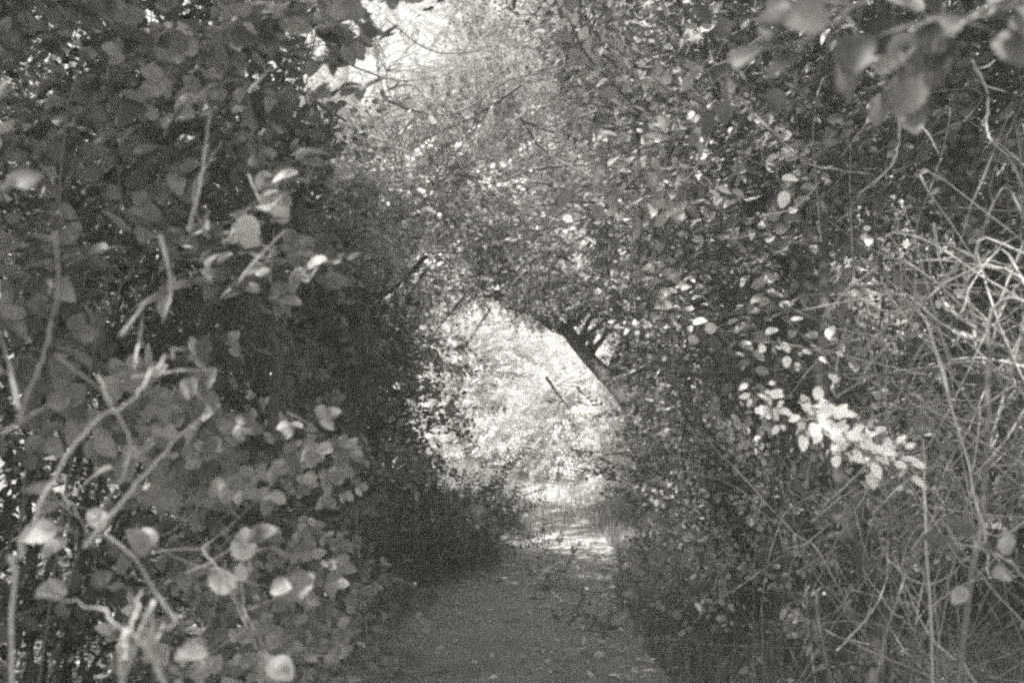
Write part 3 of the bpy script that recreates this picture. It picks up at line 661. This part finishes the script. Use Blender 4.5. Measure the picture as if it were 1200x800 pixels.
# dead bramble tangle: each plant with its own arching canes
def tangle(label, base, n, box, r, seed, foot=.2, mat='stem'):
    g = np.random.default_rng(seed); b = ground_pt(*base); root = empty('dead_bramble', b)
    tag(root, label, 'bramble', 'dead brambles in the right hedge')
    (x0, x1), (y0, y1), (z0, z1) = box
    for i in range(n):
        s = ground_pt(g.uniform(x0, x1), g.uniform(y0, y1)) if g.random() < foot else np.array([g.uniform(x0, x1), g.uniform(y0, y1), g.uniform(z0, z1)])
        e = np.array([g.uniform(x0, x1), g.uniform(y0, y1), g.uniform(z0, z1)])
        m = (s + e) / 2 + np.array([g.normal(0, .25), g.normal(0, .15), g.normal(.12, .3)])
        cane('cane', None, None, [s, m, e, e + np.array([g.normal(0, .25), g.normal(0, .15), g.uniform(-.35, .1)])], r * float(np.clip(g.lognormal(-.35, .55), .3, 2.6)), None, mat if g.random() < .6 else 'dull', parent=root, side=int(g.integers(1, 6)), seed=seed * 100 + i, k=5)
tangle('dead bramble knotted in front of the right hedge at eye level', (1.5, 3.1), 52, ((1.05, 1.75), (2.6, 3.3), (1.25, 2.0)), .0040, 201, .08, 'cane')
tangle('dead bramble with long crossing canes low in the right hedge', (1.4, 3.9), 60, ((.95, 1.9), (3.3, 4.4), (.2, 1.3)), .0028, 202, .5)
tangle('dead bramble at the right edge of the photo behind the lichen covered stub', (2.1, 3.8), 42, ((1.4, 2.2), (3.1, 4.0), (.4, 1.9)), .0034, 203, .2)
tangle('thin dead bramble high in the right hedge under the blurred leaves', (1.9, 4.4), 22, ((1.3, 2.2), (3.8, 4.8), (1.7, 2.7)), .0028, 204, .05)

# ------------------------------------------------------------------ hero sprigs
def sprig(label, pts, nl, leaf, mat, seed, res='fine', name='leafy_sprig', group=None, hint=(0, -.8, .6), r=.003, cl=0.03):
    g = np.random.default_rng(seed); P = line(pts, 14, .002, g); b = P[0].copy(); root = empty(name, b); tag(root, label, 'sprig', group)
    tw = Acc(); tw.add(*tubes(P[None], np.linspace(r, r * .4, 14)[None], 5)); fo = Acc(); lv, lf = LEAF[res]
    T = nrm(P[-1] - P[0])
    for i in range(nl):
        t = g.uniform(.1, 1) * 13; j = min(int(t), 12); p = P[j] + (P[j + 1] - P[j]) * (t - j)
        q = p + g.normal(0, cl, 3)
        tw.add(*tubes(line([p, (p + q) / 2 + g.normal(0, .004, 3), q], 4)[None], np.linspace(.0014, .0008, 4)[None], 3))
        d = nrm((q - p) / max(cl, .01) * .5 + T * .5 + g.normal(0, .35, 3)); up = nrm(np.array(hint) + g.normal(0, .35, 3))
        fo.add(*inst(lv, lf, q[None], frames(d[None], up[None]), np.array([leaf * g.uniform(.6, 1.15)])))
    tw.build('stem', M['stem'], root, origin=b); fo.build('foliage', M[mat], root, origin=b); return root
SG = 'sprigs with sunlight in the leaf colour'
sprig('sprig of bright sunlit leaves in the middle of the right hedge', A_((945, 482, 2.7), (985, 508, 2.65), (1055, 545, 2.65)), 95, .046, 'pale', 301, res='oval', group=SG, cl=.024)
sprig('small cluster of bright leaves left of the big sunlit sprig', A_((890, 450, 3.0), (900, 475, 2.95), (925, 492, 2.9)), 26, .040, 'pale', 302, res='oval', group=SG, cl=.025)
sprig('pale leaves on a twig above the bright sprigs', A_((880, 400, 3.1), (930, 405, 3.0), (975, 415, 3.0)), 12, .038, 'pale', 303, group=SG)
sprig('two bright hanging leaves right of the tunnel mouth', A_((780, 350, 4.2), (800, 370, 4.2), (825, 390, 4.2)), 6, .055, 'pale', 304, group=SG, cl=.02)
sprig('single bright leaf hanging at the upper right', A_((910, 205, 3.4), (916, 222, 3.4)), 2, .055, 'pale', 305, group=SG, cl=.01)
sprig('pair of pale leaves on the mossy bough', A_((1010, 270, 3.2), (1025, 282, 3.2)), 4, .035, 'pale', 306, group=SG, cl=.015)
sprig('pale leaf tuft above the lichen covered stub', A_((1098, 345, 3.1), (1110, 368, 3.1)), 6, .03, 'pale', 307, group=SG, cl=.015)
sprig('big soft leaves at the right edge near the bottom', A_((1210, 690, 2.2), (1180, 655, 2.2), (1140, 640, 2.2)), 10, .06, 'hedge', 308, cl=.04)
sprig('drooping cluster of oval leaves at the right edge of the path', A_((800, 560, 5.6), (775, 640, 5.4), (760, 700, 5.3)), 60, .06, 'fresh', 309, cl=.09, res='oval', r=.006)
sprig('sprig of small pale leaves low beside the grass', A_((800, 590, 5.0), (830, 640, 4.7), (850, 690, 4.7)), 40, .038, 'soft', 310, res='oval', cl=.08, group='small leaved sprigs')
sprig('row of small leaves on a twig above the grass', A_((840, 660, 4.6), (880, 668, 4.5), (915, 675, 4.5)), 14, .036, 'soft', 311, res='oval', cl=.03, group='small leaved sprigs')
sprig('blurred pale leaves hanging close to the lens at the top right', A_((1060, -30, 1.35), (985, 20, 1.35), (930, 60, 1.4)), 24, .06, 'dark', 312, cl=.05)
sprig('blurred leafy twig pointing left close to the lens at the top right', A_((1200, -10, 1.3), (1140, 25, 1.3), (1075, 28, 1.3)), 16, .055, 'dark', 313, cl=.03)
sprig('blurred hanging leaves below the top right twig', A_((1110, 20, 1.6), (1080, 55, 1.6), (1020, 80, 1.65)), 16, .06, 'hedge', 314, cl=.035)
sprig('soft leaves of a bough near the top centre right', A_((900, 40, 2.6), (850, 70, 2.6), (820, 90, 2.6)), 22, .065, 'hedge', 315, cl=.06)
sprig('pale leaves in a line along a bough over the path', A_((800, 150, 3.9), (740, 190, 3.9), (690, 220, 3.9)), 46, .075, 'soft', 316, cl=.08, res='oval', r=.005)
sprig('cluster of pale leaves drooping from the bough over the path', A_((820, 190, 3.9), (790, 230, 3.9), (750, 262, 3.9)), 36, .068, 'soft', 317, cl=.07, res='oval', r=.005)
sprig('three pale round leaves standing out at the upper left', A_((290, 205, 2.3), (305, 235, 2.2), (322, 260, 2.2)), 6, .075, 'fresh', 318, cl=.025)
sprig('cluster of lit leaves at the left beside the crooked cane foot', A_((110, 640, 1.9), (90, 600, 1.85), (75, 580, 1.85)), 10, .06, 'bramble', 319, cl=.045)
sprig('large pale leaves at the bottom left beside the path', A_((300, 760, 2.1), (270, 690, 2.0), (235, 640, 2.0)), 16, .062, 'bramble', 320, cl=.07)
sprig('blurred pale leaf at the very left edge', A_((-30, 240, 1.5), (-10, 225, 1.5), (6, 215, 1.5)), 2, .06, 'dark', 321, cl=.01)
sprig('drooping star of leaves before the dark left hedge', A_((405, 520, 4.8), (415, 525, 4.7), (425, 532, 4.7)), 7, .075, 'soft', 322, cl=.02)
sprig('tiny dark leaves dangling in the bright tunnel mouth', A_((590, 515, 9.5), (597, 528, 9.5), (597, 545, 9.5)), 7, .05, 'dark', 323, cl=.02, res='mid')
sprig('second tiny dark leaf hanging against the bright path', A_((582, 560, 9.5), (585, 578, 9.5)), 3, .05, 'dark', 324, cl=.01, res='mid')

# thin dark overhanging branches at the top, in front of the bright trees
OB = 'bare branches hanging over the path'
def ob(label, px, r, seed, Y=8.5, side=5):
    cane('overhanging_branch', label, 'branch', [at(x, y, Y + .25 * math.sin(i * 1.7)) for i, (x, y) in enumerate(px)], r, OB, 'twig', side=side, seed=seed, k=6)
ob('thin dark branch sagging across the left of the bright foliage', [(350, 105), (420, 152), (480, 180), (530, 198)], .016, 401)
ob('bare branch with a low curve under the upper foliage', [(760, 190), (640, 196), (590, 212), (540, 221), (455, 217), (400, 200)], .015, 402)
ob('thin twigged branch curving near the gap of sky', [(455, 118), (500, 133), (540, 130), (600, 92), (660, 85)], .012, 403)
ob('long branch slanting down right above the arch', [(610, 140), (660, 160), (720, 185), (790, 205)], .014, 404)
ob('dark limb slanting down behind the bough of pale leaves', [(650, -10), (668, 50), (690, 120), (720, 180)], .024, 405)
ob('dark straight limb slanting down right of the arch', [(700, 280), (740, 315), (775, 350), (830, 395)], .032, 406, 8.0)
ob('thin branch hanging from the left end of the arch', [(545, 345), (520, 375), (500, 400), (480, 430)], .016, 407, 9.8)
ob('thin branch drooping left under the arch', [(575, 360), (555, 390), (540, 410)], .012, 408, 9.9, 3)
ob('leafless twig spray left of the tunnel mouth', [(440, 400), (450, 450), (462, 500), (470, 540)], .014, 409, 9.0)
ob('dark broken stem leaning beyond the arch', [(640, 442), (654, 462), (669, 482)], .018, 410, 12.5, 3)
ob('fine branch rising to the right at the top centre', [(800, 60), (760, 80), (700, 60), (690, 20)], .014, 411, 7)
ox = [(360, 180, 520, 250), (420, 240, 600, 300), (640, 240, 470, 300), (380, 60, 520, 90), (560, 60, 450, 20), (610, 100, 480, 170), (700, 130, 560, 150), (720, 250, 600, 300),
      (500, 300, 380, 350), (680, 200, 600, 120), (400, 120, 350, 220), (760, 300, 640, 330), (350, 330, 470, 300), (800, 120, 700, 150), (600, 20, 540, 110), (870, 60, 800, 160)]
wd_ = ['first thin bare twig from the gap of sky', 'thin bare twig dipping towards the arch', 'thin bare twig crossing above the left end of the arch', 'small bare twig inside the gap of sky', 'small bare twig right of the gap of sky',
       'thin twig crossing the low curved branch', 'nearly level thin twig in the bright foliage', 'thin twig slanting over the arch crown', 'thin twig drooping into the dark left hedge', 'steep thin twig in the bright foliage',
       'thin twig hanging down below the gap of sky', 'thin twig just above the bend of the arching trunk', 'thin twig reaching from the left hedge to the arch', 'level thin twig behind the bough of pale leaves', 'steep thin twig at the top centre', 'thin twig slanting behind the soft leaves at the top']
for i, (a, b_, c_, d_) in enumerate(ox):
    g = np.random.default_rng(700 + i); mx_, my_ = (a + c_) / 2 + g.normal(0, 8), (b_ + d_) / 2 + g.uniform(2, 22)
    ob(wd_[i], [(a, b_), (mx_, my_), (c_, d_)], g.uniform(.006, .013), 700 + i, g.uniform(6.5, 10.5), 9)
ob('sagging twig crossing the left foliage at arch height', [(330, 270), (390, 300), (440, 320), (490, 318)], .012, 412, 6.5)

# ------------------------------------------------------------------ on the ground
def scatter_ground(n, seed, x, y, reject=None):
    g = np.random.default_rng(seed); X = g.uniform(*x, n); Y = g.uniform(*y, n)
    return g, np.stack([X, Y, hgt(X, Y)], 1)

# grass
def grass(name, P, Lr, g, mat, lean=.5, w=.003, kind='stuff'):
    n = len(P); K = 5; t = np.linspace(0, 1, K)[None, :, None]
    L = g.uniform(*Lr, n)[:, None, None]; a = g.uniform(0, 2 * math.pi, n)
    dr = np.stack([np.cos(a), np.sin(a), np.zeros(n)], 1)[:, None]
    ln = g.uniform(.15, 1, n)[:, None, None] * lean * 2
    C = P[:, None] + np.array([0, 0, 1.]) * L * (t - .35 * ln * t ** 2) + dr * L * ln * t ** 2
    wv = np.stack([-np.sin(a), np.cos(a), np.zeros(n)], 1)[:, None] * (w * g.uniform(.5, 1.3, n)[:, None, None]) * (1 - t ** 2 * .95)
    V = np.stack([C - wv, C + wv], 2).reshape(-1, 3); i = np.arange(n * K * 2).reshape(n, K, 2)
    F = np.stack([i[:, :-1, 0], i[:, :-1, 1], i[:, 1:, 1], i[:, 1:, 0]], -1).reshape(-1, 4)
    A = Acc(); A.add(V, F); o = A.build(name, M[mat]); tag(o, kind=kind); return o
g, P = scatter_ground(110000, 501, (-3.2, 3.2), (1.2, 13))
xc = np.interp(P[:, 1], PY, PX); hw = np.interp(P[:, 1], PY, PW); d = np.abs(P[:, 0] - xc) - hw
clump = np.sin(P[:, 0] * 9 + 2 * np.sin(P[:, 1] * 5)) * np.sin(P[:, 1] * 8) + g.normal(0, .4, len(P))
right = P[:, 0] > xc
m = (d > -.08) & (clump > np.where(right, -.35, .75)) & (right | (g.random(len(P)) < .35))
P1 = P[m]
o = grass('grass', P1, (.10, .34), g, 'grass', .55)
tag(o, 'tussocky grass along the right edge of the path', 'grass')
g, P = scatter_ground(36000, 502, (-3.5, 3.0), (11.5, 26))
xc = np.interp(P[:, 1], PY, PX); hw = np.interp(P[:, 1], PY, PW); P = P[(np.abs(P[:, 0] - xc) > hw * .9) | ((g.random(len(P)) < .35) & (P[:, 1] > 12.5))]
o = grass('grass', P, (.05, .2), g, 'far', .5, .006); tag(o, 'sunlit grass on the banks beyond the arch', 'grass')

# ground cover of small leaves under the hedges
def carpet(label, n, seed, x, y, cond, size, lib, mat, name='ground_cover'):
    g, P = scatter_ground(n, seed, x, y); P = P[cond(P, g)]; P[:, 2] += .02
    f, t = Acc(), Acc(); N = len(P); D = nrm(g.normal(size=(N, 3)) * [1, 1, .35] + [0, 0, .35])
    scatter_shoots(f, f, lib, P, D, nrm(np.array([0, 0, 1.]) + g.normal(0, .3, (N, 3))), g.uniform(*size, N), g)
    o = f.build(name, M[mat]); tag(o, label, 'ground cover', kind='stuff'); return o
def dist(P): return np.abs(P[:, 0] - np.interp(P[:, 1], PY, PX)) - np.interp(P[:, 1], PY, PW)
carpet('low leafy plants under the hedges', 2600, 511, (-3.4, 3.4), (1.4, 12), lambda P, g: (dist(P) > .1) & ((P[:, 0] < 0) | (g.random(len(P)) < .55)), (.10, .22), 'oval', 'hedge')
carpet('low leafy plants on the sunny banks', 1400, 512, (-4, 4), (12, 26), lambda P, g: dist(P) > .25, (.2, .4), 'small', 'far')

# leaf litter too fine to count, then single fallen leaves
def flat_leaves(P, g, s, res):
    lv, lf = LEAF[res]; N = len(P); D = nrm(g.normal(size=(N, 3)) * [1, 1, .12]); up = nrm(np.array([0, 0, 1.]) + g.normal(0, .25, (N, 3)))
    return inst(lv, lf, P, frames(D, up), g.uniform(*s, N))
g, P = scatter_ground(16000, 521, (-3, 3), (1.5, 16)); dd = dist(P)
P = P[g.random(len(P)) < np.clip(.2 + .9 * np.clip(dd + .45, 0, 1) + .25 * (P[:, 0] > np.interp(P[:, 1], PY, PX)), 0, 1)]; P[:, 2] += .022
A = Acc(); A.add(*flat_leaves(P, g, (.014, .036), 'mid')); o = A.build('leaf_litter', M['litter']); tag(o, 'small crumbled leaf litter on the path and its edges', 'leaf litter', kind='stuff')

protos = []
for k in range(3):
    g = np.random.default_rng(530 + k); lv, lf = leaf_shape(.62, 5, .3, -.25 + .3 * k, .5, .06)
    A = Acc(); A.add(lv * .05 - [0.025, 0, 0], lf); protos.append(A)
g = np.random.default_rng(540); first = [None] * 3; cnt = 0
while cnt < 280:
    y = g.uniform(4.6, 10) if g.random() < .8 else g.uniform(4.6, 6.5)
    xc, hw = np.interp(y, PY, PX), np.interp(y, PY, PW); x = xc + hw * (g.uniform(-1, 1.25) if g.random() < .45 else g.uniform(.1, 1.4))
    k = cnt % 3
    if first[k] is None:
        o = protos[k].build('fallen_leaf', M['litter']); first[k] = o
    else: o = first[k].copy(); COL.objects.link(o)
    o.location = (x, y, float(hgt(x, y)) + .026); s = g.uniform(.7, 1.5); o.scale = (s, s, s)
    o.rotation_euler = (g.normal(0, .3), g.normal(0, .3), g.uniform(0, 6.3))
    tag(o, 'small pale fallen leaf lying on the dirt path', 'leaf', 'fallen leaves on the path'); cnt += 1

def stone_mesh(seed, s):
    g = np.random.default_rng(seed); nu, nv = 10, 7; V = [[0, 0, .5]]
    for j in range(1, nv):
        th = math.pi * j / nv
        for i in range(nu):
            ph = 2 * math.pi * i / nu; rr = 1 + .12 * g.normal()
            V.append([rr * math.sin(th) * math.cos(ph), .75 * rr * math.sin(th) * math.sin(ph), .5 * rr * math.cos(th)])
    V.append([0, 0, -.5]); n = len(V); T = []; Q = []
    for i in range(nu): T.append([0, 1 + i, 1 + (i + 1) % nu]); T.append([n - 1, n - 1 - nu + (i + 1) % nu, n - 1 - nu + i])
    for j in range(nv - 2):
        for i in range(nu):
            a = 1 + j * nu + i; b = 1 + j * nu + (i + 1) % nu; Q.append([a, a + nu, b + nu, b])
    A = Acc(); A.V = [np.array(V, np.float32) * s]; A.F = [np.array(T, np.int32), np.array(Q, np.int32)]; A.n = n
    return A
sp = [stone_mesh(550 + k, .03) for k in range(3)]; first = [None] * 3
for i in range(60):
    y = g.uniform(4.7, 10.5); xc, hw = np.interp(y, PY, PX), np.interp(y, PY, PW); x = xc + hw * g.uniform(-.8, 1.2); k = i % 3
    if first[k] is None: o = sp[k].build('pebble', M['stone']); first[k] = o
    else: o = first[k].copy(); COL.objects.link(o)
    s = g.uniform(.3, 1.1); o.scale = (s, s, s); o.location = (x, y, float(hgt(x, y)) + .015); o.rotation_euler = (0, 0, g.uniform(0, 6))
    tag(o, 'small rounded pebble bedded in the dirt path', 'pebble', 'pebbles on the path')

g = np.random.default_rng(570)
for i in range(46):                                          # dead twigs dropped on the path, each its own shape
    y = g.uniform(4.7, 10.5); xc, hw = np.interp(y, PY, PX), np.interp(y, PY, PW); x = xc + hw * (g.uniform(-1, 1.4) if i % 2 else g.uniform(.3, 1.5))
    a = g.uniform(0, 6.3); l = g.uniform(.08, .38); d = np.array([math.cos(a), math.sin(a), 0]); q = np.array([x, y, float(hgt(x, y)) + .024])
    pts = [q, q + d * l * .5 + g.normal(0, .06 * l, 3) * [1, 1, .2], q + d * l]
    cane('fallen_twig', 'short dead twig dropped on the dirt path', 'twig', pts, g.uniform(.0025, .006), 'dead twigs lying on the path', 'dull' if i % 3 else 'stem', side=int(g.integers(0, 4)), seed=800 + i, k=5)

# little weed growing in the middle of the path, and clods
c = at(650, 682, 8.2); plant('small_weed', 'small dark weed growing in the middle of the path', 'weed', (c[0], c[1]), [(c[0], c[1], .12, .12, .12, .10)], 26, 'oval', 'dark', (.10, .2), (0, -.3, 1), None, 6, .004, 561)
c = at(700, 720, 6.9); plant('small_weed', 'low weed on the shaded right half of the path', 'weed', (c[0], c[1]), [(c[0], c[1], .07, .18, .14, .06)], 22, 'oval', 'dark', (.08, .15), (0, -.3, 1), None, 6, .004, 562)
c = at(650, 715, 7.2); plant('small_weed', 'tiny weed left of the low weed on the path', 'weed', (c[0], c[1]), [(c[0], c[1], .05, .14, .10, .05)], 14, 'oval', 'dark', (.07, .13), (0, -.3, 1), None, 5, .004, 563)

# ------------------------------------------------------------------ haze volume round the whole scene, added for the far glow
def haze():
    x0, x1, y0, y1, z0, z1 = -115, 115, -65, 155, -1.3, 19
    V = [(x, y, z) for x in (x0, x1) for y in (y0, y1) for z in (z0, z1)]
    F = [(0, 1, 3, 2), (4, 6, 7, 5), (0, 4, 5, 1), (2, 3, 7, 6), (0, 2, 6, 4), (1, 5, 7, 3)]
    me = bpy.data.meshes.new('haze'); me.from_pydata(V, [], F); o = bpy.data.objects.new('haze', me); COL.objects.link(o)
    m = bpy.data.materials.new('haze'); m.use_nodes = True; nt = m.node_tree; nt.nodes.clear()
    v = N_(nt, 'ShaderNodeVolumePrincipled'); v.inputs['Color'].default_value = grey(.9); v.inputs['Density'].default_value = .0070
    v.inputs['Anisotropy'].default_value = 0.0
    ou = N_(nt, 'ShaderNodeOutputMaterial'); nt.links.new(v.outputs[0], ou.inputs['Volume']); me.materials.append(m)
    tag(o, kind='stuff')
haze()
